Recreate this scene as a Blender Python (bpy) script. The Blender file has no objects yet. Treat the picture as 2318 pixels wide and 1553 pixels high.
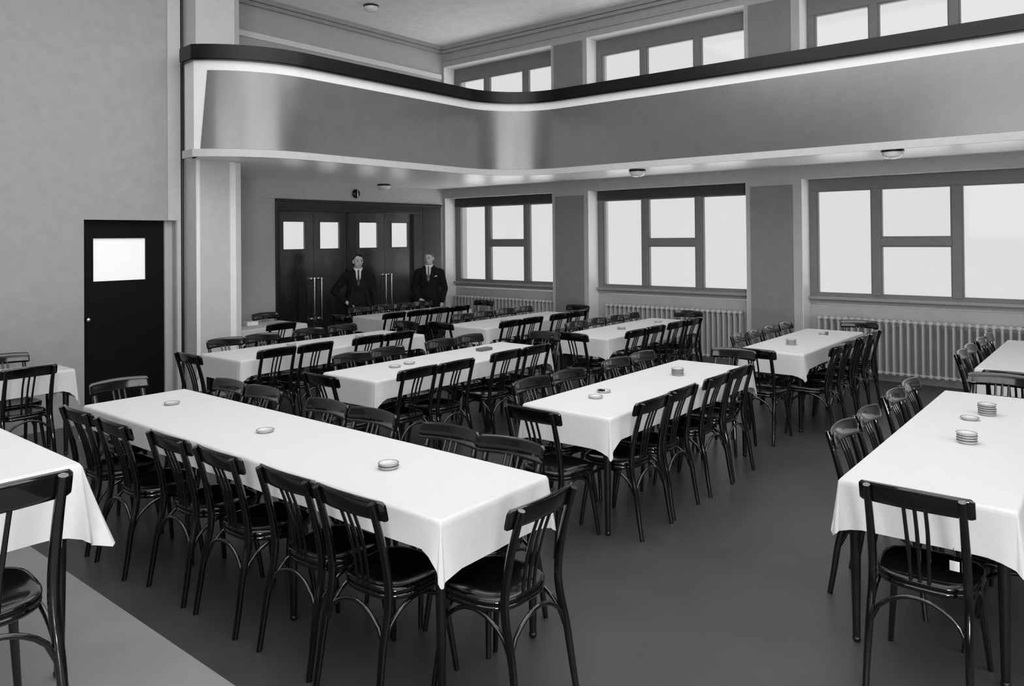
import bpy, bmesh, math, random
from mathutils import Vector, Matrix
random.seed(7)
S = bpy.context.scene
COL = S.collection
PI = math.pi

# ------------------------------------------------------------------ camera
F_PX, CY = 1716.40, 520.73
yaw, tilt, roll = [math.radians(v) for v in (50.62824, -0.56449, 0.50522)]
Fw = Vector((math.sin(yaw)*math.cos(tilt), math.cos(yaw)*math.cos(tilt), -math.sin(tilt)))
rr = Vector((math.cos(yaw), -math.sin(yaw), 0)); dd = Fw.cross(rr)
Rt = rr*math.cos(roll) + dd*math.sin(roll)
Dn = -rr*math.sin(roll) + dd*math.cos(roll)
cam = bpy.data.cameras.new('camera'); co = bpy.data.objects.new('camera', cam); COL.objects.link(co)
M = Matrix((Rt, -Dn, -Fw)).transposed().to_4x4(); M.translation = Vector((0, 0, 1.85))
co.matrix_world = M
cam.sensor_fit = 'HORIZONTAL'; cam.sensor_width = 36; cam.lens = 36*F_PX/2318
cam.shift_y = (CY-776.5)/2318; cam.clip_start = .05; cam.clip_end = 100
S.camera = co

# ------------------------------------------------------------------ world, lights, exposure
W = bpy.data.worlds.new('overcast_sky'); S.world = W; W.use_nodes = True
bg = W.node_tree.nodes['Background']; bg.inputs[0].default_value = (1, 1, 1, 1); bg.inputs[1].default_value = .92
S.view_settings.view_transform = 'Standard'; S.view_settings.look = 'None'
S.view_settings.exposure = 0; S.view_settings.gamma = 1; S.view_settings.use_curve_mapping = False

def area(name, loc, target, sx, sy, power):
    l = bpy.data.lights.new(name, 'AREA'); l.shape = 'RECTANGLE'; l.size = sx; l.size_y = sy; l.energy = power
    o = bpy.data.objects.new(name, l); COL.objects.link(o); o.location = loc
    o.rotation_euler = (Vector(target)-Vector(loc)).to_track_quat('-Z', 'Y').to_euler()
    return o
# daylight through the tall windows of the two walls behind the camera, and an added unseen skylight
area('daylight_west', (-3.3, .4, 3.4), (0, .4, 2.8), 6.4, 3.4, 110)
area('daylight_back', (1.0, -3.8, 3.5), (1.0, 0, 2.9), 8.2, 3.5, 190)
area('top_fill', (4.1, 2.8, 5.36), (4.1, 2.8, 0), 7.4, 6.6, 330)  # unseen overhead light added to brighten the tabletops
# added unseen floodlight behind the camera, brightening ceiling and soffit
area('up_fill', (-2.6, -2.6, 1.0), (6, 6.5, 5.6), 1.1, .8, 260)
# sun added outside to bounce light onto the soffit off the pale terrace
sl = bpy.data.lights.new('bounce_sun', 'SUN'); sl.energy = 16; sl.angle = .01
so = bpy.data.objects.new('bounce_sun', sl); COL.objects.link(so)
so.rotation_euler = Vector((.10, -.42, -.90)).to_track_quat('-Z', 'Y').to_euler()

# ------------------------------------------------------------------ materials
def mat(name, v, rough=.6, spec=.5, noise=.0, nscale=20, bump=0, bscale=60, coat=0, metal=0, stretch=None, tint=None):
    m = bpy.data.materials.new(name); m.use_nodes = True
    nt = m.node_tree; b = nt.nodes['Principled BSDF']
    c = tint or (1, 1, 1)
    b.inputs['Base Color'].default_value = (v*c[0], v*c[1], v*c[2], 1)
    b.inputs['Roughness'].default_value = rough; b.inputs['Metallic'].default_value = metal
    b.inputs['Specular IOR Level'].default_value = spec; b.inputs['Coat Weight'].default_value = coat
    b.inputs['Coat Roughness'].default_value = .12
    if noise or bump:
        tc = nt.nodes.new('ShaderNodeTexCoord'); mp = nt.nodes.new('ShaderNodeMapping')
        nt.links.new(tc.outputs['Object'], mp.inputs[0])
        if stretch: mp.inputs['Scale'].default_value = stretch
    if noise:
        n = nt.nodes.new('ShaderNodeTexNoise'); n.inputs['Scale'].default_value = nscale; n.inputs['Detail'].default_value = 6
        nt.links.new(mp.outputs[0], n.inputs['Vector'])
        r = nt.nodes.new('ShaderNodeMapRange'); r.inputs[1].default_value = .3; r.inputs[2].default_value = .7
        r.inputs[3].default_value = v*(1-noise); r.inputs[4].default_value = v*(1+noise)
        nt.links.new(n.outputs[0], r.inputs[0])
        k = nt.nodes.new('ShaderNodeCombineColor')
        for i in range(3): nt.links.new(r.outputs[0], k.inputs[i])
        nt.links.new(k.outputs[0], b.inputs['Base Color'])
    if bump:
        n2 = nt.nodes.new('ShaderNodeTexNoise'); n2.inputs['Scale'].default_value = bscale; n2.inputs['Detail'].default_value = 4
        nt.links.new(mp.outputs[0], n2.inputs['Vector'])
        bp = nt.nodes.new('ShaderNodeBump'); bp.inputs['Strength'].default_value = bump; bp.inputs['Distance'].default_value = .01
        nt.links.new(n2.outputs[0], bp.inputs['Height']); nt.links.new(bp.outputs[0], b.inputs['Normal'])
    return m
MT = dict(
    wall=mat('wall_plaster', .33, .85, .3, .05, 9, .12, 90),
    wall_window=mat('window_wall_paint', .40, .8, .3, .05, 9, .1, 90),
    dark_panel=mat('dark_pier_paint', .20, .7, .3, .06, 9),
    white=mat('white_paint', .76, .45, .5, .03, 12),
    jamb=mat('lit_reveal_and_band', .80, .6, .4, .03, 12),  # raised for window light on the reveals; plain white on the band
    pillar=mat('pillar_paint', .48, .55, .4, .04, 12),
    fascia=mat('grey_gloss_fascia', .085, .27, 1.0, .08, 5, .03, 40, 1.0),
    soffit=mat('soffit_paint', .92, .32, .6, .03, 10),
    ceiling=mat('ceiling_plaster', .92, .9, .2, .05, 8, .1, 80),
    cornice=mat('cornice_plaster', .36, .8, .3, .06, 10),
    rail=mat('black_gloss_rail', .006, .26, .28),
    floor=mat('dark_linoleum', .052, .34, .36, .10, 3.0, .02, 8),
    strip=mat('light_linoleum', .16, .45, .4, .08, 5, .02, 8),
    head_shade=mat('painted_head_shade', .055, .6, .3, .05, 14),  # shade of the backlit window heads put into the colour
    frame=mat('window_frame_paint', .17, .5, .4, .05, 14),
    sill=mat('sill_paint', .27, .4, .5, .04, 12),
    rad=mat('radiator_enamel', .46, .5, .4, .04, 15),
    chair=mat('dark_polished_bentwood', .0022, .11, .1, .3, 30, 0, 0, 1.0, stretch=(1, 1, .2)),
    seat=mat('dark_seat_plywood', .0025, .16, .1, .3, 14, 0, 0, .5),
    cloth=mat('white_damask_cloth', .56, .9, .15, .02, 60, .15, 300),
    table=mat('dark_table_wood', .005, .3, .5, .3, 14),
    door=mat('varnished_dark_door', .020, .22, .6, .45, 6, 0, 0, .4, stretch=(3, 3, .35)),
    doorframe=mat('dark_door_frame', .012, .3, .5, .3, 8, stretch=(3, 3, .4)),
    black=mat('black_door_paint', .003, .5, .15),
    chrome=mat('polished_metal', .75, .18, .5, metal=1),
    darkmetal=mat('dark_metal_ring', .03, .3, .5, metal=.6),
    bowl=mat('opal_glass_bowl', .80, .2, .5),
    dish=mat('pressed_glass_dish', .48, .12, .6),
    dishdark=mat('dark_glass_rim', .10, .15, .6),
    box=mat('grey_card_box', .12, .6, .3),
    tag=mat('white_card', .8, .7, .3),
    skin=mat('skin', .5, .5, .4, .05, 40),
    suit=mat('dark_wool_suit', .0085, .85, .2, .2, 60),
    shirt=mat('white_shirt', .75, .8, .2),
    tie=mat('dark_tie', .03, .6, .3),
    greytie=mat('grey_tie', .12, .6, .3),
    hair=mat('dark_hair', .008, .45, .4),
    greyhair=mat('grey_hair', .10, .5, .4),
    eye=mat('eye', .02, .2, .5),
    shoe=mat('black_shoe', .006, .2, .5),
)
def glass(name, gl=.02):
    m = bpy.data.materials.new(name); m.use_nodes = True; nt = m.node_tree
    for n in list(nt.nodes): nt.nodes.remove(n)
    o = nt.nodes.new('ShaderNodeOutputMaterial'); mx = nt.nodes.new('ShaderNodeMixShader'); mx.inputs[0].default_value = gl
    t = nt.nodes.new('ShaderNodeBsdfTransparent'); t.inputs[0].default_value = (.90, .90, .90, 1)
    g = nt.nodes.new('ShaderNodeBsdfGlossy'); g.inputs['Roughness'].default_value = .05
    nt.links.new(t.outputs[0], mx.inputs[1]); nt.links.new(g.outputs[0], mx.inputs[2]); nt.links.new(mx.outputs[0], o.inputs[0])
    return m
for _m in (MT['chair'], MT['seat']):
    _m.node_tree.nodes['Principled BSDF'].inputs['Coat IOR'].default_value = 1.62
    _m.node_tree.nodes['Principled BSDF'].inputs['Coat Roughness'].default_value = .07
for _m in (MT['fascia'],):
    _m.node_tree.nodes['Principled BSDF'].inputs['Coat IOR'].default_value = 1.8
    _m.node_tree.nodes['Principled BSDF'].inputs['Coat Roughness'].default_value = .24
MT['bounce_terrace'] = mat('bounce_paving', .72, .9, .2)
MT['glass'] = glass('window_glass')
lp = mat('frosted_glow_pane', .8, .6); lp.node_tree.nodes['Principled BSDF'].inputs['Emission Color'].default_value = (1, 1, 1, 1)
lp.node_tree.nodes['Principled BSDF'].inputs['Emission Strength'].default_value = .26; MT['glow_pane'] = lp  # emission stands in for a bright room behind the door

# ------------------------------------------------------------------ mesh helpers
class MB:
    def __init__(s): s.v = []; s.f = []; s.sm = []
    def add(s, vs, fs, smooth=False):
        n = len(s.v); s.v += [tuple(p) for p in vs]; s.f += [tuple(i+n for i in f) for f in fs]; s.sm += [smooth]*len(fs); return s
    def box(s, a, b, bev=0):
        x0, y0, z0 = [min(p, q) for p, q in zip(a, b)]; x1, y1, z1 = [max(p, q) for p, q in zip(a, b)]
        if bev <= 0:
            vs = [(x0,y0,z0),(x1,y0,z0),(x1,y1,z0),(x0,y1,z0),(x0,y0,z1),(x1,y0,z1),(x1,y1,z1),(x0,y1,z1)]
            return s.add(vs, [(3,2,1,0),(4,5,6,7),(0,1,5,4),(1,2,6,5),(2,3,7,6),(3,0,4,7)])
        bm = bmesh.new(); bmesh.ops.create_cube(bm, size=1)
        for v in bm.verts: v.co = Vector(((x0+x1)/2+v.co.x*(x1-x0), (y0+y1)/2+v.co.y*(y1-y0), (z0+z1)/2+v.co.z*(z1-z0)))
        bmesh.ops.bevel(bm, geom=list(bm.edges), offset=bev, segments=2, affect='EDGES', profile=.5)
        return s.bm(bm)
    def bm(s, bm, smooth=False):
        bm.verts.ensure_lookup_table(); bm.verts.index_update()
        s.add([v.co.copy() for v in bm.verts], [[v.index for v in f.verts] for f in bm.faces], smooth); bm.free(); return s
    def tube(s, pts, rad, n=10, cap=True, closed=False):
        pts = [Vector(p) for p in pts]; m = len(pts)
        if not isinstance(rad, list): rad = [rad]*m
        vs = []; fs = []; ref = None
        for i, p in enumerate(pts):
            if closed: t = (pts[(i+1) % m]-pts[i-1]).normalized()
            else: t = (pts[min(i+1, m-1)]-pts[max(i-1, 0)]).normalized()
            if ref is None:
                ref = Vector((1, 0, 0)) if abs(t.x) < .9 else Vector((0, 1, 0))
            u = (ref-t*ref.dot(t)).normalized(); w = t.cross(u); ref = u
            r = rad[i]; ra, rb = (r if hasattr(r, '__len__') else (r, r))
            for k in range(n):
                a = 2*PI*k/n; vs.append(p+u*math.cos(a)*ra+w*math.sin(a)*rb)
        L = m if closed else m-1
        for i in range(L):
            j = (i+1) % m
            for k in range(n):
                k2 = (k+1) % n; fs.append((i*n+k, i*n+k2, j*n+k2, j*n+k))
        s.add(vs, fs, True)
        if cap and not closed:
            s.add(vs[:n], [tuple(range(n-1, -1, -1))]); s.add(vs[-n:], [tuple(range(n))])
        return s
    def lathe(s, prof, c=(0, 0, 0), n=24, axis='z'):
        vs = []; fs = []
        for r, h in prof:
            for k in range(n):
                a = 2*PI*k/n; x, y = r*math.cos(a), r*math.sin(a)
                p = (x, y, h) if axis == 'z' else (x, h, y)
                vs.append((c[0]+p[0], c[1]+p[1], c[2]+p[2]))
        for i in range(len(prof)-1):
            for k in range(n):
                k2 = (k+1) % n; fs.append((i*n+k, i*n+k2, (i+1)*n+k2, (i+1)*n+k))
        return s.add(vs, fs, True)
    def prism(s, poly, z0, z1):
        n = len(poly); vs = [(x, y, z0) for x, y in poly]+[(x, y, z1) for x, y in poly]
        return s.add(vs, [tuple(range(n-1, -1, -1)), tuple(range(n, 2*n))]+[(i, (i+1) % n, n+(i+1) % n, n+i) for i in range(n)])
    def mesh(s, name, m):
        me = bpy.data.meshes.new(name); me.from_pydata(s.v, [], s.f); me.update()
        for p, q in zip(me.polygons, s.sm): p.use_smooth = q
        me.materials.append(MT[m] if isinstance(m, str) else m)
        return me
    def obj(s, name, m, parent=None, loc=None):
        return link(name, s.mesh(name, m), parent, loc)
def link(name, me, parent=None, loc=None, rz=0):
    o = bpy.data.objects.new(name, me); COL.objects.link(o)
    if parent: o.parent = parent
    if loc is not None: o.location = loc
    if rz: o.rotation_euler = (0, 0, rz)
    return o
def thing(name, label, cat, loc=(0, 0, 0), rz=0, group=None):
    o = link(name, None, None, loc, rz); o.empty_display_size = .1
    return tag(o, label, cat, group)
def tag(o, label, cat, group=None):
    o['label'] = label; o['category'] = cat
    if group: o['group'] = group
    return o
def struct(o, label=None):
    o['kind'] = 'structure'
    if label: o['label'] = label
    return o
def B(a, b, bev=0): return MB().box(a, b, bev)

# ------------------------------------------------------------------ room dimensions
XW, YD, ZC = 10.1, 9.95, 5.40        # window wall face, double-door wall face, ceiling
XG = 10.4                            # window frame plane
ZS = 2.755                           # gallery soffit
YL = 8.25                            # wall with the black door
XB, YB = -3.5, -4.0                  # walls behind the camera

# floor
fl = struct(B((XB-.2, YB-.2, -.1), (XW+.7, YD+.2, 0)).obj('floor', 'floor'), 'dark grey linoleum floor with a soft sheen')
PH = .33                             # the camera stands on a low podium
po = struct(B((XB, YB, 0), (1.403, 5.15, PH)).obj('podium', 'strip'), 'lighter grey raised podium floor at lower left')
struct(B((XB-.2, YB-.2, ZC), (XW+.7, YD+.2, ZC+.15)).obj('ceiling', 'ceiling'), 'light grey plaster ceiling')

# ---- window wall: piers, parapets, lintels around six recessed windows
wr = struct(link('wall_right', None)); wr['label'] = 'grey wall of six recessed windows in two storeys'
OPEN = [(0.79, 3.37), (4.12, 6.72), (7.42, 9.90)]
GROUND = (0.944, 2.585); UPPER = (3.45, 5.03)
pier_y = [(YB-.2, 0.79), (3.37, 4.12), (6.72, 7.42), (9.90, YD+.2)]
for a, b in pier_y:
    B((XW, a, 0), (XW+.6, b, ZC)).obj('pier', 'wall_window', wr)
for a, b in OPEN:
    B((XG-.02, a, 0), (XW+.6, b, GROUND[0]-.02)).obj('parapet', 'wall_window', wr)
    B((XW, a, GROUND[1]), (XW+.6, b, UPPER[0]-.45)).obj('lintel', 'wall_window', wr)
    B((XG-.02, a, UPPER[0]-.45), (XW+.6, b, UPPER[0])).obj('parapet', 'wall_window', wr)
    B((XW, a, UPPER[1]), (XW+.6, b, ZC)).obj('lintel', 'wall_window', wr)
    # reveal linings; a lighter colour puts in the window light they catch
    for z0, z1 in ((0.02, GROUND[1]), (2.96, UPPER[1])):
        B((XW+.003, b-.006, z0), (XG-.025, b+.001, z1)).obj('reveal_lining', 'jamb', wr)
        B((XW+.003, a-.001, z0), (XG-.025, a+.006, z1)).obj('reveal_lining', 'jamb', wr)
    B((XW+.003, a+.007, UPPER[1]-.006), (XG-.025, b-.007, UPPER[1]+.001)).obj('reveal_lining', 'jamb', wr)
for (a, b) in ((3.485, 4.055), (6.80, 7.355)):
    p = B((XW-.02, a, .02), (XW+.01, b, 2.515), .004).obj('pier_panel', 'dark_panel', wr); p['label'] = 'darker grey upright panel on the pier between windows'
    p = B((XW-.02, a, 2.97), (XW+.01, b, 5.0), .004).obj('pier_panel', 'dark_panel', wr); p['label'] = 'darker grey upright panel on the pier between windows'

te = struct(B((XW+.6, -14, -.3), (22, 26, -.05)).obj('bounce_terrace', 'bounce_terrace'), 'added unseen pale terrace outside the windows')  # unseen surface added to reflect light up at the soffit

# cornice mouldings on both upper walls
for z0, z1, d in ((5.33, 5.40, .10), (5.27, 5.325, .07), (5.13, 5.165, .03)):
    B((XW-d, YB, z0), (XW, YD-d, z1), .004).obj('cornice_moulding', 'cornice', wr)

# ---- double-door wall
wf = struct(link('wall_far', None)); wf['label'] = 'grey wall behind the double doors and the gallery above'
DX0, DX1, DZ = 6.53, 9.56, 2.46
B((4.05, YD, 0), (DX0, YD+.2, ZC)).obj('wall_panel', 'pillar', wf)
B((DX1, YD, 0), (XW+.6, YD+.2, ZC)).obj('wall_panel', 'pillar', wf)
B((DX0, YD, DZ), (DX1, YD+.2, ZC)).obj('wall_panel', 'pillar', wf)
B((4.1, YD-.012, 2.47), (XW, YD, ZS)).obj('wall_band', 'pillar', wf)
for z0, z1, d, m in ((5.33, 5.40, .10, 'cornice'), (5.27, 5.325, .07, 'cornice'), (4.80, 4.885, .035, 'jamb')):
    B((4.1, YD-d, z0), (XW-d, YD, z1), .004).obj('cornice_moulding', m, wf)
p = B((DX1, YD-.03, 0), (10.02, YD, DZ+.0), .004).obj('door_side_panel', 'doorframe', wf); p['label'] = 'dark varnished panel right of the double doors'
struct(B((4.26, YL+.17, 0), (4.42, YD+.2, ZC)).obj('wall_return', 'wall'), 'side wall behind the white pillar')

# ---- left wall with the black door in a recess
wl = struct(link('wall_left', None)); wl['label'] = 'plain mottled grey wall left of the pillar'
LZ = 2.071
RX0, RX1 = 3.196, 4.15           # recess
B((XB-.2, YL, 0), (RX0, YL+.25, ZC)).obj('wall_panel', 'wall', wl)
B((RX0, YL, LZ), (RX1, YL+.25, ZC)).obj('wall_panel', 'wall', wl)
B((RX1, YL, 0), (4.255, YL+.25, ZC)).obj('wall_panel', 'wall', wl)
B((4.057, YL-.02, LZ+.0), (4.203, YL, ZC), .003).obj('pilaster_strip', 'pillar', wl)
B((4.157, YL-.02, 0), (4.203, YL, LZ), .003).obj('pilaster_strip', 'pillar', wl)

# ---- walls behind the camera (with their windows as openings)
wb = struct(link('wall_back', None))
def holed(p, axis, c, lo, hi, holes, zlo, zhi):
    e = lo
    def seg(a, b, z0, z1):
        if axis == 'y': B((a, c-.2, z0), (b, c, z1)).obj('wall_panel', 'wall', p)
        else: B((c-.2, a, z0), (c, b, z1)).obj('wall_panel', 'wall', p)
    for a, b in holes:
        seg(e, a, 0, ZC); seg(a, b, 0, zlo); seg(a, b, zhi, ZC); e = b
    seg(e, hi, 0, ZC)
holed(wb, 'y', YB, XB-.2, XW+.7, [(-1.6, .8), (1.0, 3.2), (3.4, 5.6)], 1.75, 5.0)
ww = struct(link('wall_near', None))
holed(ww, 'x', XB, YB, YL+.2, [(-2.2, -.4), (-.2, 1.6), (1.8, 3.6)], 1.75, 5.0)

# ---- pillar at the end of the gallery
def pill(name, poly, z0, z1, m, par=None): return MB().prism(poly, z0, z1).obj(name, m, par)
pl = struct(link('trim_1', None)); pl['label'] = 'pale painted pillar carrying the left end of the gallery'
PY = 8.02
pillar_poly = [(4.256, YL+.17), (4.272, PY), (4.74, PY), (4.845, PY+.075), (4.845, YL+.17)]
pill('pillar_shaft', pillar_poly, 0, ZC, 'pillar', pl)
c = pill('pillar_lit_corner', [(4.672, PY), (4.672, PY-.008), (4.742, PY-.008), (4.853, PY+.071), (4.847, PY+.079), (4.740, PY)], 0, ZS-.01, 'white', pl); c['label'] = 'chamfered corner strip of the pillar, window light painted white'  # white colour stands in for window light on the chamfer
c = pill('pillar_edge_strip', [(4.266, PY-.006), (4.31, PY-.006), (4.31, PY), (4.266, PY)], 0, ZS-.01, 'white', pl)
MB().tube([(4.224, YL-.012, .01), (4.224, YL-.012, ZC-.005)], .016, 10).obj('corner_pipe', 'darkmetal', pl)

# ---- gallery: fascia path in plan
def arc(cx, cy, r, a0, a1, n): return [(cx+r*math.cos(math.radians(a0+(a1-a0)*i/n)), cy+r*math.sin(math.radians(a0+(a1-a0)*i/n))) for i in range(n+1)]
YF, XF = 7.22, 8.72
def plan(off, end_y=YB, a0=214):
    """off > 0 moves towards the hall"""
    R = 1.25
    left = arc(5.15, YF+R, R+off, a0, 270, 18)
    if a0 == 214: left = [(4.15-off, 8.03)]+left
    r2 = 0.95
    cor = arc(XF-r2, YF-r2, r2-off, 90, 0, 18)
    return left+cor+[(XF-off, 3.0), (XF-off, end_y)]
def ribbon(off0, off1, z0, z1, z0b=None, z1b=None, a0=214, slant=0):
    """closed section between two offsets swept along the plan"""
    A = plan(off0, YB, a0); Bq = plan(off1, YB, a0); n = len(A); vs = []; fs = []
    for (ax, ay), (bx, by) in zip(A, Bq):
        vs += [(ax, ay, z0), (ax, ay, z1), (bx, by, z1 if z1b is None else z1b), (bx, by, z0 if z0b is None else z0b)]
    if slant:
        for k, of in ((0, off0), (3, off1)):
            q = plan(of, YB, a0-slant)[0]; vs[k] = (q[0], q[1], vs[k][2])
    for i in range(n-1):
        for k in range(4):
            k2 = (k+1) % 4; fs.append((i*4+k, i*4+k2, (i+1)*4+k2, (i+1)*4+k))
    mb = MB(); mb.add(vs, fs, True)
    mb.add(vs[:4], [(0, 1, 2, 3)]); mb.add(vs[-4:], [(3, 2, 1, 0)])
    return mb
def flat(o):
    # keep the curved sweep smooth along the plan and crisp across its section
    me = o.data
    bm = bmesh.new(); bm.from_mesh(me)
    for e in bm.edges:
        if len(e.link_faces) == 2 and e.calc_face_angle(0) > math.radians(35): e.smooth = False
    bm.to_mesh(me); bm.free(); return o
ga = struct(link('gallery', None)); ga['label'] = 'curved gallery with grey gloss fascia running round two walls'
flat(ribbon(.0, -.10, ZS, 3.78).obj('parapet', 'white', ga))
fp = flat(ribbon(.012, -.002, 2.83, 3.67, None, None, 221, 3.5).obj('fascia_panel', 'fascia', ga)); fp['label'] = 'long grey gloss panel curving round the gallery front'
flat(ribbon(.035, -.002, ZS-.012, 2.825).obj('lower_moulding', 'pillar', ga))
tr = flat(ribbon(.06, -.14, 3.79, 3.94).obj('handrail', 'rail', ga)); tr['label'] = 'thick glossy black handrail'
flat(ribbon(.045, -.12, 3.775, 3.79).obj('handrail_bead', 'rail', ga))
inner = plan(-.05)
poly = inner+[(XW, YB), (XW, YD), (4.26, YD), (4.27, 8.1), (4.19, 7.95)]
gs = MB().prism(poly, ZS, 2.95).obj('gallery_slab', 'soffit', ga); gs['label'] = 'white soffit under the gallery'

# ------------------------------------------------------------------ windows
def window(n, y0, y1, z0, z1, upper, mull):
    w = struct(link('window_%d' % n, None)); w['label'] = '%s window of three lights, bright with daylight' % ('gallery' if upper else 'ground floor')
    x0, x1 = XG-.02, XG+.06
    ft = .15 if not upper else .245; fb = .045; fs = .10
    mb = MB(); mb.box((x0, y0, z1-ft), (x1, y1, z1), .004); mb.box((x0, y0, z0), (x1, y1, z0+fb), .004)
    mb.box((x0, y0, z0+fb), (x1, y0+fs, z1-ft), .004); mb.box((x0, y1-fs, z0+fb), (x1, y1, z1-ft), .004)
    mb.obj('window_frame', 'frame', w)
    if n in (2, 3): B((x0-.02, y0+.008, z1-ft-.002), (x0+.01, y1-.008, z1-.004), .004).obj('head_shade_band', 'head_shade', w)  # dark band paints in the shade across the window head
    mw = .10
    ms = [y1-m for m in mull]
    for m in ms: MB().box((x0-.012, m-mw/2, z0+fb), (x1, m+mw/2, z1-ft), .006).obj('mullion', 'frame', w)
    gz0, gz1 = z0+fb, z1-ft
    spans = [(y0+fs, ms[1]-mw/2), (ms[1]+mw/2, ms[0]-mw/2), (ms[0]+mw/2, y1-fs)]
    cells = []
    for i, (a, b) in enumerate(spans):
        if i == 1 and not upper:
            zm = 1.755; MB().box((x0-.006, a, zm-.05), (x1, b, zm+.05), .005).obj('transom', 'frame', w)
            cells += [(a, b, gz0, zm-.05), (a, b, zm+.05, gz1)]
        else: cells.append((a, b, gz0, gz1))
    for a, b, c0, c1 in cells:
        mb = MB(); t = .018
        mb.box((x0+.015, a, c0), (x1-.01, a+t, c1)); mb.box((x0+.015, b-t, c0), (x1-.01, b, c1))
        mb.box((x0+.015, a+t, c0), (x1-.01, b-t, c0+t)); mb.box((x0+.015, a+t, c1-t), (x1-.01, b-t, c1))
        sa = mb.obj('sash', 'frame', w)
        B((x0+.035, a+t, c0+t), (x0+.041, b-t, c1-t)).obj('pane', 'glass', sa)
    if not upper:
        B((XG-.10, y0+.008, z0-.025), (XG+.0, y1-.008, z0+.012), .006).obj('window_sill', 'sill', w)
        B((XG-.045, y0+.008, z0-.075), (XG-.02, y1-.008, z0-.025), .004).obj('sill_apron', 'sill', w)
mulls = [(.835, 1.73), (.86, 1.76), (.80, 1.70)]
n = 1
for (a, b), m in zip(OPEN, mulls):
    window(n, a, b, 1.024, GROUND[1], False, m); n += 1
for (a, b), m in zip(OPEN, mulls):
    window(n, a, b, UPPER[0], UPPER[1], True, m); n += 1

# ------------------------------------------------------------------ doors
def leaf(par, x0, x1, z1, pane, m, fm, y=YD):
    lf = link('door_leaf', None, par)
    px0, px1, pz0, pz1 = pane
    mb = MB(); ya, yb = y+.03, y+.07
    mb.box((x0, ya, .01), (px0, yb, z1)); mb.box((px1, ya, .01), (x1, yb, z1))
    mb.box((px0, ya, .01), (px1, yb, pz0)); mb.box((px0, ya, pz1), (px1, yb, z1))
    o = mb.obj('door_leaf', m, par); bpy.data.objects.remove(lf)
    mb = MB(); t = .012
    mb.box((px0-t, ya-.006, pz0-t), (px1+t, ya, pz0)); mb.box((px0-t, ya-.006, pz1), (px1+t, ya, pz1+t))
    mb.box((px0-t, ya-.006, pz0), (px0, ya, pz1)); mb.box((px1, ya-.006, pz0), (px1+t, ya, pz1))
    mb.obj('glazing_bead', fm, o)
    B((px0, ya+.015, pz0), (px1, ya+.021, pz1)).obj('pane', 'glass', o)
    return o
def pull(par, x, z0, z1, y=YD):
    mb = MB(); mb.tube([(x, y-.045, z0), (x, y-.045, z1)], .011, 10)
    for z in (z0+.02, z1-.02):
        mb.tube([(x, y-.05, z), (x, y+.03, z)], .014, 10)
        mb.lathe([(.0, -.004), (.026, -.004), (.026, .004), (.018, .01)], (x, y+.026, z), 14, 'y')
    o = mb.obj('pull_handle', 'chrome', par); o['label'] = 'long vertical polished pull handle'; return o
d2 = struct(link('door_2', None)); d2['label'] = 'left pair of varnished double doors with square panes'
d3 = struct(link('door_3', None)); d3['label'] = 'right pair of varnished double doors with square panes'
fr = struct(link('trim_2', None)); fr['label'] = 'dark varnished frame around the two pairs of doors'
B((DX0, YD-.03, 0), (6.60, YD+.12, 2.28), .006).obj('door_post', 'doorframe', fr)
B((9.33, YD-.03, 0), (DX1, YD+.12, 2.28), .006).obj('door_post', 'doorframe', fr)
B((7.885, YD-.03, 0), (8.055, YD+.12, 2.28), .006).obj('door_post', 'doorframe', fr)
B((DX0, YD-.03, 2.28), (DX1, YD+.12, DZ), .006).obj('door_head', 'doorframe', fr)
B((DX0, YD-.05, DZ-.035), (DX1+.46, YD, DZ+.005), .004).obj('head_moulding', 'doorframe', fr)
B((DX0+.07, YD-.045, 2.30), (DX1-.05, YD-.03, 2.34), .003).obj('head_moulding', 'doorframe', fr)
L1 = leaf(d2, 6.605, 7.235, 2.295, (6.69, 7.08, 1.70, 2.12), 'door', 'doorframe'); pull(L1, 7.20, .58, 1.25)
L2 = leaf(d2, 7.245, 7.88, 2.295, (7.36, 7.745, 1.70, 2.12), 'door', 'doorframe'); pull(L2, 7.335, .58, 1.25)
L3 = leaf(d3, 8.06, 8.69, 2.295, (8.15, 8.55, 1.70, 2.12), 'door', 'doorframe'); pull(L3, 8.665, .58, 1.25)
L4 = leaf(d3, 8.70, 9.325, 2.295, (8.86, 9.25, 1.70, 2.12), 'door', 'doorframe'); pull(L4, 8.79, .58, 1.25)
d1 = struct(link('door_1', None)); d1['label'] = 'black door with one square pane in the left wall'
YDL = YL+.07
bl = leaf(d1, RX0, 4.062, LZ, (3.322, 3.863, 1.43, 1.878), 'black', 'black', YDL)
bl.children[1].data.materials[0] = MT['glow_pane']
B((4.064, YDL+.005, 0), (RX1, YDL+.08, LZ), .003).obj('door_jamb', 'wall_window', d1)
kn = MB().lathe([(.0, -.05), (.022, -.045), (.026, -.03), (.012, -.02), (.012, 0), (.028, 0)], (3.262, YDL+.03, 1.04), 14, 'y').obj('door_knob', 'chrome', bl)

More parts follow.
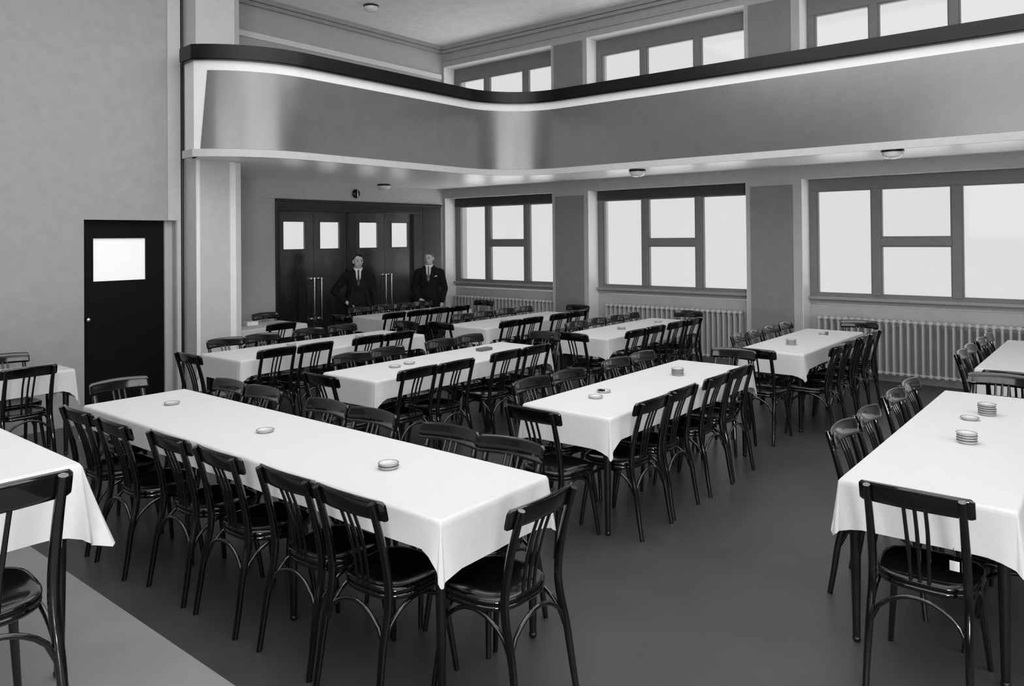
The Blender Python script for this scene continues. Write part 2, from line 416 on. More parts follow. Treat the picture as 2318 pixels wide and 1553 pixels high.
# ------------------------------------------------------------------ radiators
sec = MB()
rz0, rz1 = .10, .80
for yx in (-.042, .0, .042):
    sec.tube([(yx, 0, rz0+.03), (yx, 0, rz0+.08), (yx, 0, rz1-.08), (yx, 0, rz1-.03)], [.017, .0155, .0155, .017], 8)
for z in (rz0+.03, rz1-.035):
    sec.tube([(-.062, 0, z), (-.05, 0, z), (.05, 0, z), (.062, 0, z)], [.012, .030, .030, .012], 8)
sec_me = sec.mesh('radiator_section', 'rad')
foot_me = MB().tube([(-.03, 0, 0), (-.03, 0, .1)], [.018, .014], 8).tube([(.03, 0, 0), (.03, 0, .1)], [.018, .014], 8).mesh('radiator_foot', 'rad')
for (ya, yb), lab in (((0.85, 3.22), 'long cream column radiator under the rightmost ground floor window'),
                      ((4.27, 6.52), 'column radiator under the middle ground floor window'),
                      ((7.55, 9.75), 'column radiator under the far window beside the double doors')):
    r = thing('radiator', lab, 'radiator', (10.24, ya, 0), 0, 'column radiators under the windows')
    N = int((yb-ya)/.081)
    for i in range(N+1): link('radiator_section', sec_me, r, (0, i*.081, 0))
    for i in (1, N-1): link('radiator_foot', foot_me, r, (0, i*.081, 0))
    MB().tube([(0, -.03, rz1-.035), (0, N*.081+.03, rz1-.035)], .012, 8).tube([(0, -.03, rz0+.03), (0, N*.081+.03, rz0+.03)], .012, 8).obj('connecting_pipe', 'rad', r)

# ------------------------------------------------------------------ chair
def smooth_path(keys, n):
    """Catmull-Rom through key tuples"""
    out = []; K = [keys[0]]+list(keys)+[keys[-1]]
    for i in range(1, len(K)-2):
        for j in range(n):
            t = j/n; p = []
            for a, b, c_, d in zip(K[i-1], K[i], K[i+1], K[i+2]):
                p.append(.5*((2*b)+(-a+c_)*t+(2*a-5*b+4*c_-d)*t*t+(-a+3*b-3*c_+d)*t**3))
            out.append(tuple(p))
    out.append(tuple(keys[-1])); return out
SEAT_Z = .465
def make_chair_meshes():
    P = {}
    # seat: rounded trapezoid, slightly dished
    def outline(k, grow=0):
        pts = []
        N = 36
        for i in range(N):
            a = 2*PI*i/N; cx, sy = math.cos(a), math.sin(a)
            e = .62
            x = math.copysign(abs(cx)**e, cx); y = math.copysign(abs(sy)**e, sy)
            w = .192+.014*y
            pts.append(((w+grow)*x*k, (.183+grow)*y*k+.030))
        return pts
    mb = MB(); vs = []; fs = []; N = 36
    rings = [(1.0, 0, -.030), (1.0, .004, -.022), (1.0, .004, -.008), (1.0, -.002, .0), (.90, 0, .0), (.84, 0, -.005), (.5, 0, -.011), (.15, 0, -.013)]
    for k, g, z in rings: vs += [(x, y, SEAT_Z+z) for x, y in outline(k, g)]
    for r in range(len(rings)-1):
        for i in range(N):
            j = (i+1) % N; fs.append((r*N+i, r*N+j, (r+1)*N+j, (r+1)*N+i))
    mb.add(vs, fs, True); L = (len(rings)-1)*N
    mb.add(vs[L:L+N], [tuple(range(N))], True); mb.add(vs[:N], [tuple(range(N-1, -1, -1))])
    P['seat'] = [mb.mesh('seat', 'seat')]
    # seat frame ring under it
    mb = MB(); mb.tube([(x, y, SEAT_Z-.037) for x, y in outline(.94)], (.016, .016), 8, closed=True)
    P['seat_frame'] = [mb.mesh('seat_frame', 'chair')]
    # rear posts: one continuous curved rod each, foot to rail
    posts = []
    for s in (-1, 1):
        keys = [(s*.188, -.250, 0), (s*.186, -.230, .12), (s*.181, -.208, .27), (s*.177, -.178, .40), (s*.175, -.172, .50), (s*.174, -.190, .62), (s*.173, -.222, .75), (s*.173, -.257, .862)]
        pts = smooth_path(keys, 4); n_ = len(pts)
        rad = [.0132+.0045*math.sin(PI*min(1, i/(n_-1)*.9)) for i in range(n_)]
        posts.append(MB().tube(pts, rad, 12).mesh('rear_post', 'chair'))
    P['rear_post'] = posts
    legs = []
    for s in (-1, 1):
        pts = smooth_path([(s*.198, .195, 0), (s*.184, .178, .15), (s*.168, .155, .32), (s*.160, .148, SEAT_Z-.03)], 4)
        rad = [.0115+.0065*(i/(len(pts)-1)) for i in range(len(pts))]
        legs.append(MB().tube(pts, rad, 12).mesh('front_leg', 'chair'))
    P['front_leg'] = legs
    # curved top rail, rounded ends
    mb = MB(); vs = []; fs = []; N = 34
    sec_n = 10
    for i in range(N+1):
        t = -1+2*i/N; x = t*.212
        yc = -.246+.030*t*t
        ed = min(1, (1-abs(t))/.06) if abs(t) > .94 else 1
        zt = .879-.010*t*t; zb = .783-.004*t*t
        sh = (1-ed)*.012
        zt -= sh; zb += sh*.6; th = .0105*(.6+.4*ed)
        lean = .012
        for k in range(sec_n):
            a = 2*PI*k/sec_n+PI/sec_n; cz = math.copysign(abs(math.sin(a))**.45, math.sin(a)); cyy = math.copysign(abs(math.cos(a))**.7, math.cos(a))
            z = (zt+zb)/2+cz*(zt-zb)/2
            vs.append((x, yc+cyy*th-(z-.83)*lean/.05, z))
    for i in range(N):
        for k in range(sec_n):
            k2 = (k+1) % sec_n; fs.append((i*sec_n+k, (i+1)*sec_n+k, (i+1)*sec_n+k2, i*sec_n+k2))
    mb.add(vs, fs, True); mb.add(vs[:sec_n], [tuple(range(sec_n))]); mb.add(vs[-sec_n:], [tuple(range(sec_n-1, -1, -1))])
    P['top_rail'] = [mb.mesh('top_rail', 'chair')]
    sp = []
    for x in (-.040, 0, .040):
        pts = smooth_path([(x*.85, -.150, SEAT_Z-.012), (x*.9, -.164, .56), (x, -.196, .69), (x, -.240, .81)], 4)
        sp.append(MB().tube(pts, [(.0085, .0065)]*len(pts), 8).mesh('back_spindle', 'chair'))
    P['back_spindle'] = sp
    # bent braces below the seat: rear arch, side arches, front arch
    br = []
    def arch(p0, p1, z0, z1):
        p0 = Vector(p0); p1 = Vector(p1); pts = []
        for i in range(13):
            t = i/12; h = math.sin(PI*t)**.55 if 0 < t < 1 else 0
            q = p0.lerp(p1, t); pts.append((q.x, q.y, z0+(z1-z0)*h))
        return MB().tube(pts, .0095, 8).mesh('bent_brace', 'chair')
    zb = SEAT_Z-.055
    br.append(arch((-.176, -.200, 0), (.176, -.200, 0), .27, zb))
    br.append(arch((-.173, .162, 0), (.173, .162, 0), .27, zb))
    for s in (-1, 1):
        br.append(arch((s*.178, -.198, 0), (s*.173, .162, 0), .27, zb))
    P['bent_brace'] = br
    return P
CM = make_chair_meshes()
for _ms in CM.values():              # overall chair height 0.845 m
    for _me in _ms: _me.transform(Matrix.Diagonal((.985, 1.0, .962, 1)))
chair_no = 0
FACE = {'+x': -PI/2, '-x': PI/2, '+y': 0, '-y': PI}
def chair(rx, ry, face, label, group, jit=True, zb=0):
    """rx, ry: where the middle of the back stands"""
    global chair_no
    k = 1.05 if zb else 1.036; rx *= k; ry *= k
    rz = FACE[face]+(random.uniform(-.022, .022) if jit else 0)
    loc = Vector((rx, ry, zb))-Matrix.Rotation(rz, 3, 'Z')@Vector((0, -.235, 0))
    lab = label
    t = thing('bentwood_chair', lab, 'chair', loc, rz, group)
    for nm, ms in CM.items():
        for me in ms: link(nm, me, t)
    chair_no += 1
    return t

# ------------------------------------------------------------------ tables and cloths
def make_table(x0, x1, y0, y1, name, label, long_y=False, zb=0):
    k = 1.038 if zb else 1.0278; x0, x1, y0, y1 = x0*k, x1*k, y0*k, y1*k
    cx, cy = (x0+x1)/2, (y0+y1)/2
    t = thing('dining_table', label, 'table', (cx, cy, zb), 0, 'cloth covered dining tables')
    hx, hy = (x1-x0)/2-.008, (y1-y0)/2-.008
    B((-hx, -hy, .737), (hx, hy, .762), .004).obj('tabletop', 'table', t)
    mb = MB(); i = .030
    mb.box((-hx+i, -hy+i, .655), (hx-i, -hy+i+.022, .737)); mb.box((-hx+i, hy-i-.022, .655), (hx-i, hy-i, .737))
    mb.box((-hx+i, -hy+i+.022, .655), (-hx+i+.022, hy-i-.022, .737)); mb.box((hx-i-.022, -hy+i+.022, .655), (hx-i, hy-i-.022, .737))
    mb.obj('apron', 'table', t)
    q = .040
    pts = [(sx*(hx-q), sy*(hy-q)) for sx in (-1, 1) for sy in (-1, 1)]
    if y1-y0 > 3: pts += [(-hx+q, -.63), (hx-q, -.63), (-hx+q, .36), (hx-q, .36)]
    for px_, py_ in pts:
        mb = MB().tube([(px_, py_, .026), (px_, py_, .06), (px_, py_, .62), (px_, py_, .737)], [.016, .017, .026, .027], 12)
        mb.lathe([(.001, 0), (.012, .002), (.019, .011), (.019, .019), (.013, .029), (.001, .031)], (px_, py_, 0), 12)
        mb.obj('leg', 'table', t)
    t.scale = (1, 1, .963)
    return t
def make_cloth(x0, x1, y0, y1, label, de=.21, dl=.15, long_y=False, flare=.18, zb=0):
    """de: drop at the short ends, dl: drop along the long sides"""
    rnd = random.Random(int((x0*7+y0*13)*100))
    k = 1.038 if zb else 1.0278; x0, x1, y0, y1 = x0*k, x1*k, y0*k, y1*k
    cx, cy = (x0+x1)/2, (y0+y1)/2; hx, hy = (x1-x0)/2, (y1-y0)/2; Z = .770
    dx_, dy_ = (dl, de) if long_y else (de, dl)      # drop on the faces looking along x / along y
    tip = math.hypot(dx_, dy_)*1.04
    base = []; K = 9
    corners = [(hx, hy, 0), (-hx, hy, 90), (-hx, -hy, 180), (hx, -hy, 270)]
    def side(p, q, ang, D):
        L = math.hypot(q[0]-p[0], q[1]-p[1]); n = max(4, int(L/.045)); out = []
        for i in range(1, n):
            s = i/n; d = min(s, 1-s)*L
            k = max(0, 1-d/.10)
            out.append((p[0]+(q[0]-p[0])*s, p[1]+(q[1]-p[1])*s, ang, D+(tip-D)*.42*k*k, .012+.016*k+.005*math.sin(s*L*9+rnd.random()*.6)))
        return out
    for ci, (X, Y, a0) in enumerate(corners):
        tk = tip
        Da, Db = (dx_, dy_) if a0 in (0, 180) else (dy_, dx_)
        for k in range(K+1):
            u = k/K; D0 = Da+(tk-Da)*.42 if u < .5 else Db+(tk-Db)*.42
            w = 1-abs(2*u-1); D = D0+(tk-D0)*w**1.2
            fl_ = .014+.010*flare+.075*flare*math.sin(PI*u)**2*(.8+.4*rnd.random()) if k % 3 else .020+.018*math.sin(PI*u)
            base.append((X, Y, a0+90*u, D, fl_))
        nx, ny, na = corners[(ci+1) % 4]
        base += side((X, Y), (nx, ny), a0+90, Db if a0 in (0, 180) else Db)
    n = len(base); vs = []; fs = []
    rows = [0, .04, .12, .3, .5, .75, 1]
    for r, t in enumerate(rows):
        for (X, Y, ang, D, fl_) in base:
            a = math.radians(ang); o = .003 if r == 0 else .009+fl_*t**1.1
            z = Z if r == 0 else Z-D*t-.004
            if r == 0: o = 0
            vs.append((X+math.cos(a)*o, Y+math.sin(a)*o, z))
    for r in range(len(rows)-1):
        for i in range(n):
            j = (i+1) % n; fs.append((r*n+j, r*n+i, (r+1)*n+i, (r+1)*n+j))
    mb = MB().add(vs, fs, True)
    mb.add(vs[:n]+[(0, 0, Z)], [(i, (i+1) % n, n) for i in range(n)], False)
    o = mb.obj('tablecloth', 'cloth', None, (cx, cy, zb)); o.scale = (1, 1, .963)
    bm = bmesh.new(); bm.from_mesh(o.data); bmesh.ops.remove_doubles(bm, verts=bm.verts, dist=.0005); bmesh.ops.dissolve_degenerate(bm, edges=bm.edges, dist=.0002)
    bmesh.ops.recalc_face_normals(bm, faces=bm.faces); bm.to_mesh(o.data); bm.free()
    for p in o.data.polygons: p.use_smooth = abs(p.normal.z) < .97
    tag(o, label, 'tablecloth', 'white tablecloths')
    return o

# key: (x0, x1, y0, y1, where, near chairs, far chairs, left end, right end)
TB = {
 'c1': dict(r=(3.52, 5.93, .37, 1.02), w='right foreground table', near=(.17, [3.98, 4.38]), far=(1.18, [4.11, 4.53, 5.21, 5.64]), L=(3.22, .665), R=(6.10, .72)),
 'c2': dict(r=(3.86, 6.03, 2.43, 3.08), w='middle table by the open floor', near=(2.27, [4.11, 4.49, 5.10, 5.47]), far=(3.23, [4.13, 4.54, 5.24, 5.66]), L=(3.43, 2.69), R=(6.21, 2.68)),
 'c3': dict(r=(3.78, 5.99, 4.45, 5.08), w='table behind the middle table', near=(4.20, [4.00, 4.40, 5.08, 5.48]), far=(5.19, [4.13, 4.54, 5.23, 5.65]), L=(3.36, 4.57), R=(6.22, 4.70)),
 'c4': dict(r=(3.70, 5.95, 6.18, 6.86), w='table nearest the pillar front', near=(5.97, [3.95, 4.36, 5.03, 5.41]), far=(7.0, [4.02, 4.43, 5.02, 5.48]), L=(3.28, 6.32), R=(6.06, 6.62)),
 'c5': dict(r=(4.95, 5.86, 8.24, 8.84), w='small table beyond the pillar', near=(7.74, [5.17]), far=(8.98, [5.72]), L=None, R=None),
 'w1': dict(r=(7.08, 9.10, .34, 1.0), w='window table at the right edge', near=None, far=(1.12, [7.24, 7.64, 8.20, 8.58]), L=(6.36, .66), R=None),
 'w2': dict(r=(6.98, 8.92, 2.33, 2.93), w='window table by the longest radiator', near=(2.04, [6.98, 7.37, 7.99, 8.34]), far=(3.04, [7.20, 7.61, 8.20, 8.62]), L=(6.50, 2.56), R=(8.92, 2.42)),
 'w3': dict(r=(6.84, 8.92, 4.32, 4.94), w='window table by the middle radiator', near=(4.06, [7.04, 7.36, 8.00, 8.36]), far=(5.0, [7.22, 7.63, 8.11, 8.52]), L=(6.36, 4.45), R=(9.02, 4.50)),
 'w4': dict(r=(6.78, 8.85, 5.97, 6.62), w='window table opposite second pier', near=(5.70, [6.93, 7.35, 7.95, 8.35]), far=(6.70, [7.12, 7.53, 8.0, 8.41]), L=(6.27, 6.24), R=(8.97, 6.18)),
 'w5': dict(r=(6.78, 8.50, 7.80, 8.44), w='farthest table by the double doors', near=(7.56, [6.78, 7.20, 7.68, 8.06]), far=(8.56, [6.96, 7.37, 7.88, 8.29]), L=(6.22, 7.86), R=(8.68, 7.86)),
}
ORD = {1: [''], 2: ['left', 'right'], 4: ['leftmost', 'second from left', 'second from right', 'rightmost'],
       6: ['nearest the camera', 'second from camera', 'third from camera', 'fourth from camera', 'fifth from camera', 'farthest from camera']}
def settle(t):
    """keep neighbouring chairs clear of one another (metres before the 1.036 survey factor)"""
    gap = .425/1.036
    rows = [t[q][1] for q in ('near', 'far') if t[q]]
    for xs in rows:
        for i in range(0, len(xs)-1, 2):
            d = gap-(xs[i+1]-xs[i])
            if d > 0: xs[i] -= d/2; xs[i+1] += d/2
        if len(xs) == 4 and xs[2]-xs[1] < gap: e = (gap-xs[2]+xs[1])/2; xs[0] -= e; xs[1] -= e; xs[2] += e; xs[3] += e
    half, deep = .212/1.036, .452/1.036
    if t['L'] and rows:
        need = t['L'][0]+deep-(min(xs[0] for xs in rows)-half)
        if need > 0:
            t['L'] = (t['L'][0]-need*.6, t['L'][1])
            for xs in rows: xs[:2] = [v+need*.4 for v in xs[:2]]
    if t['R'] and rows:
        need = max(xs[-1] for xs in rows)+half-(t['R'][0]-deep)
        if need > 0:
            t['R'] = (t['R'][0]+need*.6, t['R'][1])
            for xs in rows: xs[-2:] = [v-need*.4 for v in xs[-2:]]
    for xs in rows:                  # a last squeeze may have closed the middle: spread, ends give way
        if len(xs) == 4 and xs[2]-xs[1] < gap:
            e = (gap-xs[2]+xs[1])/2
            xs[0] -= e; xs[1] -= e; xs[2] += e; xs[3] += e
            if t['L']: t['L'] = (t['L'][0]-e, t['L'][1])
            if t['R']: t['R'] = (t['R'][0]+e, t['R'][1])
for k, t in TB.items():
    settle(t)
    x0, x1, y0, y1 = t['r']; w = t['w']
    make_table(x0, x1, y0, y1, k, 'dark wood dining table under white cloth, the '+w)
    make_cloth(x0, x1, y0, y1, 'white cloth draped over the '+w)
    g = 'chairs around the '+w
    if t['near']:
        y, xs = t['near']
        if k == 'c1': names = ['nearest', 'second']
        else: names = ORD[len(xs)]
        for x, nm in zip(xs, names): chair(x, y+random.uniform(-.012, .012), '+y', '%s bentwood chair, camera side of the %s' % (nm, w), g)
    if t['far']:
        y, xs = t['far']
        for x, nm in zip(xs, ORD[len(xs)]): chair(x, y+random.uniform(-.012, .012), '-y', ('%s bentwood chair, far side of the %s' % (nm, w)).strip(), g)
    if t['L']: chair(t['L'][0], t['L'][1], '+x', 'dark bentwood chair at the left end of the '+w, g)
    if t['R']: chair(t['R'][0], t['R'][1], '-x', 'dark bentwood chair at the right end of the '+w, g)

# long foreground table
make_table(2.075, 2.75, 2.07, 5.35, 'long', 'dark wood long table under white cloth in the foreground', True)
make_cloth(2.075, 2.75, 2.07, 5.35, 'white cloth on the long foreground table', .22, .135, True)
g = 'chairs around the long foreground table'
for y, nm in zip((2.37, 2.78, 3.31, 3.78, 4.31, 4.79), ORD[6]):
    chair(1.865-.01*(y > 3)-.045*(y > 4), y, '+x', 'dark bentwood chair on left side of long table, '+nm, g)
for y, nm in zip((2.34, 2.75, 3.36, 3.775, 4.45, 4.87), ORD[6]):
    chair(2.84, y, '-x', 'dark bentwood chair on right side of long table, '+nm, g)
chair(2.30, 1.74, '+y', 'dark bentwood chair with glossy seat at near end of long table', g, False)
chair(2.38, 5.56, '-y', 'dark bentwood chair at far end of long table, before black door', g)
# bottom-left table and the one beyond it
make_table(.40, 1.055, 2.77, 4.95, 'corner', 'dark wood dining table on the podium, cut by left edge', zb=PH)
make_cloth(.40, 1.055, 2.77, 4.95, 'white cloth with a flared pointed corner, on the podium table', .24, .17, True, 1.0, PH)
chair(.688, 2.36, '+y', 'large dark bentwood chair on the podium, cut by the left edge', 'chairs at the left edge', False, PH)
make_table(.55, 2.61, 6.95, 7.42, 'left', 'dark wood dining table at the left edge near the black door')
make_cloth(.55, 2.61, 6.95, 7.42, 'white cloth on the table left of the black door', .26, .18)
chair(2.19, 6.68, '+y', 'dark bentwood chair before the left edge table, slats against white cloth', 'chairs at the left edge')
chair(2.28, 7.60, '-y', 'dark bentwood chair behind the left edge table, only its rail showing', 'chairs at the left edge')

# ------------------------------------------------------------------ dishes on the tables
dish_me = MB().lathe([(.0, .004), (.036, .004), (.046, .014), (.0495, .015), (.050, .012), (.038, .0), (.0, .0)], (0, 0, 0), 28).mesh('glass_dish', 'dish')
rim_me = MB().lathe([(.0465, .0145), (.0490, .0158), (.0505, .0140), (.0480, .0125)], (0, 0, 0), 28).mesh('rim', 'dishdark')
ZT = .7705*.963
def dish(x, y, k, label, group='glass dishes on the tables'):
    x, y = x*1.0278, y*1.0278
    o = link('glass_dish', dish_me, None, (x+random.uniform(-.002, .002), y+random.uniform(-.002, .002), ZT+k*.0132))
    tag(o, label, 'ashtray', group); link('rim', rim_me, o)
dish(2.44, 4.91, 0, 'shallow glass ashtray at the far end of the long table')
dish(2.41, 3.78, 0, 'shallow glass ashtray in the middle of the long table')
for k, nm in enumerate(('lower', 'upper')): dish(2.385, 2.72, k, '%s of two stacked glass ashtrays near end of long table' % nm)
LV = ['bottom', 'second', 'third', 'fourth', 'top']
def stack(x, y, n_, where):
    for k in range(n_): dish(x, y, k, '%s glass ashtray of the stack on %s' % ('top' if k == n_-1 else LV[k], where))
dish(4.28, 2.80, 0, 'single glass ashtray at left end of the middle table')
dish(4.47, 2.86, 0, 'glass ashtray holding a dark matchbook on the middle table')
tag(B((4.549, 2.915, ZT+.014), (4.580, 2.956, ZT+.024), .002).obj('matchbook', 'black'), 'dark matchbook lying on an ashtray of the middle table', 'matchbook')
stack(5.36, 2.75, 4, 'the middle table')
stack(5.27, .69, 5, 'the right foreground table, farther stack')
dish(5.08, .75, 0, 'single glass ashtray between the stacks, right foreground table')
stack(4.51, .68, 4, 'the right foreground table, nearer stack')
stack(7.50, 2.62, 4, 'the window table by the longest radiator')
dish(8.49, 2.62, 0, 'single glass ashtray on window table before longest radiator')
tag(B((8.675, 2.631, ZT), (8.710, 2.657, ZT+.035), .003).obj('matchbox', 'box'), 'small matchbox beside the ashtray on the window table', 'matchbox')
stack(7.62, 4.62, 2, 'the window table by the middle radiator')
dish(8.50, 4.62, 0, 'single glass ashtray at far end, table before middle radiator')
dish(4.29, 4.80, 0, 'single glass ashtray at left end, table behind middle table')
dish(4.48, 4.83, 0, 'second glass ashtray from left, table behind middle table')
tag(B((5.51, 4.913, ZT), (5.67, 4.995, ZT+.028), .004).obj('menu_box', 'box'), 'low grey box on the table behind the middle table', 'box')
dish(4.55, 6.66, 0, 'single glass ashtray on table nearest the pillar front')
dish(5.40, 6.62, 0, 'farther glass ashtray on table nearest the pillar front')
dish(7.50, 6.30, 0, 'single glass ashtray on window table opposite second pier')
dish(7.50, 8.10, 0, 'single glass ashtray on the farthest table')
tag(B((5.36, 8.80, ZT), (5.52, 8.92, ZT+.05), .004).obj('napkin_stack', 'tag'), 'white folded napkins on the small table beyond the pillar', 'napkins')
tg = B((-.002, -.018, -.040), (.002, .018, 0), .001).obj('paper_tag', 'tag', None, (3.56, .588, .505))
MB().tube([(0, 0, 0), (.002, 0, .03), (0, .006, .045), (-.002, 0, .055)], .0012, 6).obj('wire_hook', 'darkmetal', tg)
tag(tg, 'small white tag hooked below the right foreground tablecloth', 'tag')

# ------------------------------------------------------------------ ceiling lamps, bell
def lamp(x, y, z, label):
    t = thing('ceiling_lamp', label, 'lamp', (x, y, z), 0, 'round ceiling lamps')
    MB().lathe([(.0, 0), (.105, 0), (.115, -.008), (.115, -.024), (.104, -.030), (.0, -.030)], (0, 0, 0), 28).obj('lamp_ring', 'darkmetal', t)
    MB().lathe([(.106, -.028), (.104, -.056), (.085, -.082), (.045, -.097), (.0, -.100)], (0, 0, 0), 28).obj('lamp_bowl', 'bowl', t)
lamp(8.42, 9.66, ZS, 'round white bowl lamp under gallery above the double doors')
lamp(9.03, 5.20, ZS, 'round white bowl lamp under gallery before the middle window')
lamp(8.86, 1.99, ZS, 'round white bowl lamp under gallery before rightmost window')
lamp(7.55, 8.93, ZC, 'round lamp on the high ceiling above the gallery')
bl_ = thing('wall_bell', 'small round metal bell on the wall above the double doors', 'bell', (8.037, YD-.012, 2.595))
MB().lathe([(.0, 0), (.03, 0), (.03, -.02), (.0, -.02)], (0, 0, 0), 16, 'y').obj('bell_mount', 'darkmetal', bl_)
MB().lathe([(.075, -.018), (.076, -.026), (.066, -.045), (.040, -.060), (.0, -.066)], (0, 0, 0), 24, 'y').obj('bell_gong', 'darkmetal', bl_)
MB().tube([(-.006, -.068, -.06), (-.006, -.071, 0), (-.006, -.068, .06)], .006, 6).obj('bell_highlight', 'chrome', bl_)  # bright bar stands in for the vertical highlight on the bell

# ------------------------------------------------------------------ people
def cap_list(mb, caps, n=12):
    """tapered capsules: (p, q, rp, rq)"""
    for p, q, rp, rq in caps:
        p, q = Vector(p), Vector(q); d = (q-p); L = d.length; u = d.normalized()
        prof = []
        pts = []; rad = []
        for i in range(5):
            a = PI/2*i/4; pts.append(p-u*rp*math.cos(a)); rad.append(max(.001, rp*math.sin(a)))
        for i in range(5):
            a = PI/2*i/4; pts.append(q+u*rq*math.sin(a)); rad.append(max(.001, rq*math.cos(a)))
        mb.tube(pts, rad, n)
def ell(mb, c, r, rot=None, n=16, m=10):
    vs = []; fs = []
    for i in range(m+1):
        th = PI*i/m
        for k in range(n):
            ph = 2*PI*k/n; v = Vector((r[0]*math.sin(th)*math.cos(ph), r[1]*math.sin(th)*math.sin(ph), r[2]*math.cos(th)))
            if i in (0, m): v += Vector((.0004*math.cos(ph), .0004*math.sin(ph), 0))
            if rot: v = rot@v
            vs.append(Vector(c)+v)
    for i in range(m):
        for k in range(n):
            k2 = (k+1) % n; fs.append((i*n+k, (i+1)*n+k, (i+1)*n+k2, i*n+k2))
    mb.add(vs, fs, True); mb.add(vs[:n], [tuple(range(n))]); mb.add(vs[-n:], [tuple(range(n-1, -1, -1))])
def fuse(mb, name, m, parent, vox=.009, sm=4):
    o = mb.obj(name, m, parent)
    r = o.modifiers.new('r', 'REMESH'); r.mode = 'VOXEL'; r.voxel_size = vox; r.use_smooth_shade = True
    s_ = o.modifiers.new('s', 'SMOOTH'); s_.iterations = sm; s_.factor = .5
    dg = bpy.context.evaluated_depsgraph_get(); dg.update()
    me = bpy.data.meshes.new_from_object(o.evaluated_get(dg)); me.name = name
    o.modifiers.clear(); o.data = me
    if not me.materials: me.materials.append(MT[m])
    for p in me.polygons: p.use_smooth = True
    return o
def person(loc, rz, label, armR, armL, hair, tie, headturn, opts):
    """local: facing -y, x to the figure's left (viewer's right); armR on the viewer's left"""
    t = thing('person', label, 'person', loc, rz)
    hd = Matrix.Rotation(headturn, 3, 'Z'); hc = Vector((0, -.02, 1.505))
    def H(v): return hc+hd@Vector(v)
    body = MB()
    ell(body, H((0, .008, .02)), (.074, .094, .098)); ell(body, H((0, -.022, -.045)), (.056, .066, .062))
    cap_list(body, [(H((0, -.080, -.035)), H((0, -.080, -.036)), .022, .022)])
    cap_list(body, [(H((0, -.088, .012)), H((0, -.104, -.022)), .009, .014), ((0, .01, 1.34), H((0, .01, -.06)), .056, .052)])
    for s in (-1, 1):
        ell(body, H((s*.076, .012, -.008)), (.010, .018, .030)); cap_list(body, [(H((s*.030, -.080, .022)), H((s*.034, -.078, .022)), .014, .012)])
    # trunk and legs under the clothes
    cap_list(body, [((0, .015, 1.0), (0, .015, 1.26), .085, .09), ((0, .015, .88), (0, .015, 1.0), .085, .085)])
    for s in (-1, 1):
        cap_list(body, [((s*.085, .01, .85), (s*.10, 0, .47), .072, .048), ((s*.10, 0, .47), (s*.11, .02, .09), .048, .034), ((s*.11, .02, .05), (s*.125, -.12, .04), .035, .03)])
    for s, arm in ((-1, armR), (1, armL)):
        sh, el, wr_ = [Vector(v) for v in arm[:3]]
        cap_list(body, [((s*.08, .01, 1.30), sh, .06, .05), (sh, el, .042, .034), (el, wr_, .033, .024)])
        hdir = Vector(arm[3]).normalized(); side = Vector(arm[4]).normalized()
        palm = wr_+hdir*.05
        cap_list(body, [(wr_, palm, .024, .030), (palm-side*.018, palm-side*.018+hdir*.03, .018, .015), (palm+side*.018, palm+side*.018+hdir*.03, .018, .015)])
        curl = Vector(arm[5]).normalized()
        for i, L in enumerate((.062, .072, .068, .054)):
            b0 = palm+side*(-.030+.020*i)+hdir*.035
            m1 = b0+hdir*L*.55+curl*L*.15; e1 = m1+hdir*L*.30+curl*L*.42
            cap_list(body, [(b0, m1, .0085, .008), (m1, e1, .008, .007)], 8)
        th0 = wr_+hdir*.02-side*.024
        cap_list(body, [(th0, th0+hdir*.03-side*.022, .012, .010), (th0+hdir*.03-side*.022, th0+hdir*.06-side*.026+curl*.01, .010, .008)], 8)
    fuse(body, 'body', 'skin', t, .0075, 3)
    # jacket
    j = MB()
    ell(j, (0, .01, 1.12), (.175, .125, .235)); ell(j, (0, .012, 1.255), (.195, .110, .105)); ell(j, (0, .01, .93), (.178, .130, .20))
    cap_list(j, [((-.06, .01, 1.335), (.06, .01, 1.335), .06, .06)])
    for s, arm in ((-1, armR), (1, armL)):
        sh, el, wr_ = [Vector(v) for v in arm[:3]]
        cap_list(j, [((s*.10, .01, 1.285), sh, .075, .070), (sh, el, .068, .056), (el, el.lerp(wr_, .93), .055, .042)])
    if opts.get('open'):
        cap_list(j, [((.10, -.09, 1.12), (.17, -.11, .80), .03, .035), ((-.08, -.09, 1.12), (-.13, -.11, .80), .03, .035)])
    jk = fuse(j, 'suit_jacket', 'suit', t, .011, 4)
    # lapels
    for s in (-1, 1):
        vs = [(s*.045, -.100, 1.372), (s*.085, -.095, 1.330), (s*.098, -.118, 1.23), (s*.012, -.137, 1.08), (s*.014, -.128, 1.20)]
        MB().add([Vector(v) for v in vs]+[Vector(v)+Vector((0, -.007, 0)) for v in vs], [(0,1,2,3,4), (9,8,7,6,5)]+[(i, 5+i, 5+(i+1) % 5, (i+1) % 5) for i in range(5)]).obj('lapel', 'suit', t)
    # trousers
    tr_ = MB()
    for s in (-1, 1):
        cap_list(tr_, [((s*.080, .01, .86), (s*.100, 0, .47), .095, .072), ((s*.100, 0, .47), (s*.110, .02, .09), .072, .062)])
    cap_list(tr_, [((-.05, .01, .88), (.05, .01, .88), .11, .11)])
    fuse(tr_, 'trousers', 'suit', t, .012, 4)
    for s in (-1, 1):
        sb = MB(); ell(sb, (s*.118, -.03, .045), (.048, .135, .043)); sb.box((s*.118-.045, -.15, .0), (s*.118+.045, .095, .018)); sb.obj('shoe', 'shoe', t)
    # shirt front, collar, tie
    vs = [(-.050, -.100, 1.378), (.050, -.100, 1.378), (.034, -.128, 1.26), (.0, -.137, 1.17), (-.034, -.128, 1.26)]
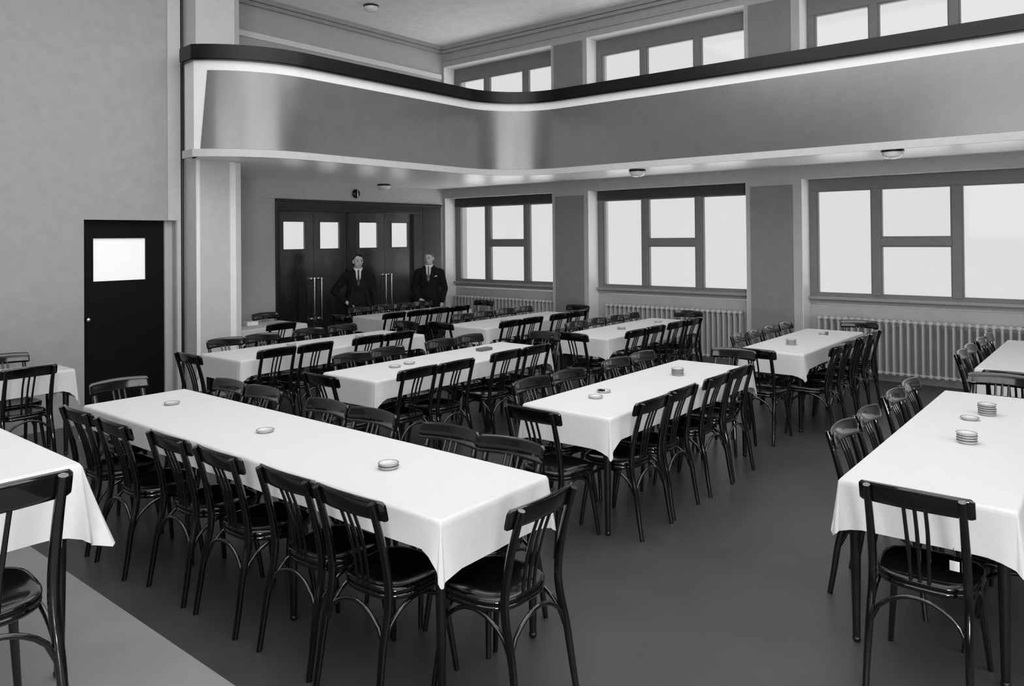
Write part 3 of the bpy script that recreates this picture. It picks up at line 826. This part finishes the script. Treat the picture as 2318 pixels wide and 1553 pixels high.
    MB().add([Vector(v)+Vector((0, -.001, 0)) for v in vs]+[Vector(v)+Vector((0, .02, 0)) for v in vs], [(4,3,2,1,0), (5,6,7,8,9)]+[(i, (i+1) % 5, 5+(i+1) % 5, 5+i) for i in range(5)]).obj('shirt_front', 'shirt', t)
    MB().tube([(.062*math.cos(a), -.004+.066*math.sin(a), 1.392+.014*math.sin(a)) for a in [2*PI*i/20 for i in range(20)]], (.008, .020), 8, closed=True).obj('shirt_collar', 'shirt', t)
    for s in (-1, 1):
        vs = [(0, -.076, 1.392), (s*.045, -.062, 1.400), (s*.050, -.090, 1.362), (s*.018, -.100, 1.352)]
        MB().add([Vector(v)+Vector((0, -.018, 0)) for v in vs]+[Vector(v)+Vector((0, -.012, 0)) for v in vs], [(0,1,2,3), (7,6,5,4)]+[(i, 4+i, 4+(i+1) % 4, (i+1) % 4) for i in range(4)]).obj('collar_point', 'shirt', t)
    vs = [(-.014, -.104, 1.378), (.014, -.104, 1.378), (.010, -.118, 1.345), (.022, -.142, 1.16), (0, -.143, 1.12), (-.022, -.142, 1.16), (-.010, -.118, 1.345)]
    MB().add([Vector(v) for v in vs]+[Vector(v)+Vector((0, .008, 0)) for v in vs], [(6,5,4,3,2,1,0), (7,8,9,10,11,12,13)]+[(i, (i+1) % 7, 7+(i+1) % 7, 7+i) for i in range(7)]).obj('necktie', tie, t)
    # hair, eyes, brows, mouth
    hb = MB(); ell(hb, H((0, .022, .042)), (.080, .094, .084)); ell(hb, H((0, .062, -.01)), (.070, .052, .07))
    ell(hb, H((.018, -.035, .096)), (.050, .048, .022))
    fuse(hb, 'hair', hair, t, .008, 2)
    for s in (-1, 1):
        e = MB(); ell(e, H((s*.030, -.086, .006)), (.011, .007, .006), hd, 10, 6); e.obj('eye', 'eye', t)
        e = MB(); cap_list(e, [(H((s*.016, -.094, .026)), H((s*.044, -.082, .026)), .004, .003)], 6); e.obj('eyebrow', hair, t)
    e = MB(); cap_list(e, [(H((-.018, -.094, -.058)), H((.018, -.094, -.058)), .0045, .0045)], 6); m_ = e.obj('mouth', 'greytie', t)
    if opts.get('square'):
        MB().add([(.098, -.128, 1.205), (.145, -.112, 1.212), (.140, -.116, 1.230), (.102, -.130, 1.218), (.098, -.118, 1.205), (.145, -.102, 1.212), (.140, -.106, 1.230), (.102, -.120, 1.218)],
                 [(0,1,2,3), (7,6,5,4), (0,4,5,1), (1,5,6,2), (2,6,7,3), (3,7,4,0)]).obj('pocket_square', 'shirt', t)
    return t
# viewer-left man, right hand on hip, jacket open
person((7.50, 9.22, 0), math.radians(-36), 'man in dark suit, white collar, hand on hip before the doors',
       [(-.19, .01, 1.27), (-.36, .06, 1.05), (-.19, -.06, .90), (.6, -.2, -.5), (0, -.6, .4), (.5, .3, 0)],
       [(.19, .01, 1.27), (.245, .02, 1.00), (.27, -.05, .75), (.05, -.1, -1), (0, -1, 0), (-1, 0, -.2)], 'hair', 'tie', math.radians(14), dict(open=True))
person((9.0, 9.20, 0), math.radians(-50), 'man in dark suit with white pocket square standing beside the window',
       [(-.19, .01, 1.27), (-.25, .02, 1.00), (-.15, -.15, .84), (.8, -.1, -.5), (0, -.4, .8), (0, 1, 0)],
       [(.19, .01, 1.27), (.26, .03, 1.00), (.22, -.09, .78), (-.2, -.1, -1), (0, -1, 0), (-1, 0, -.2)], 'greyhair', 'greytie', math.radians(-14), dict(square=True))
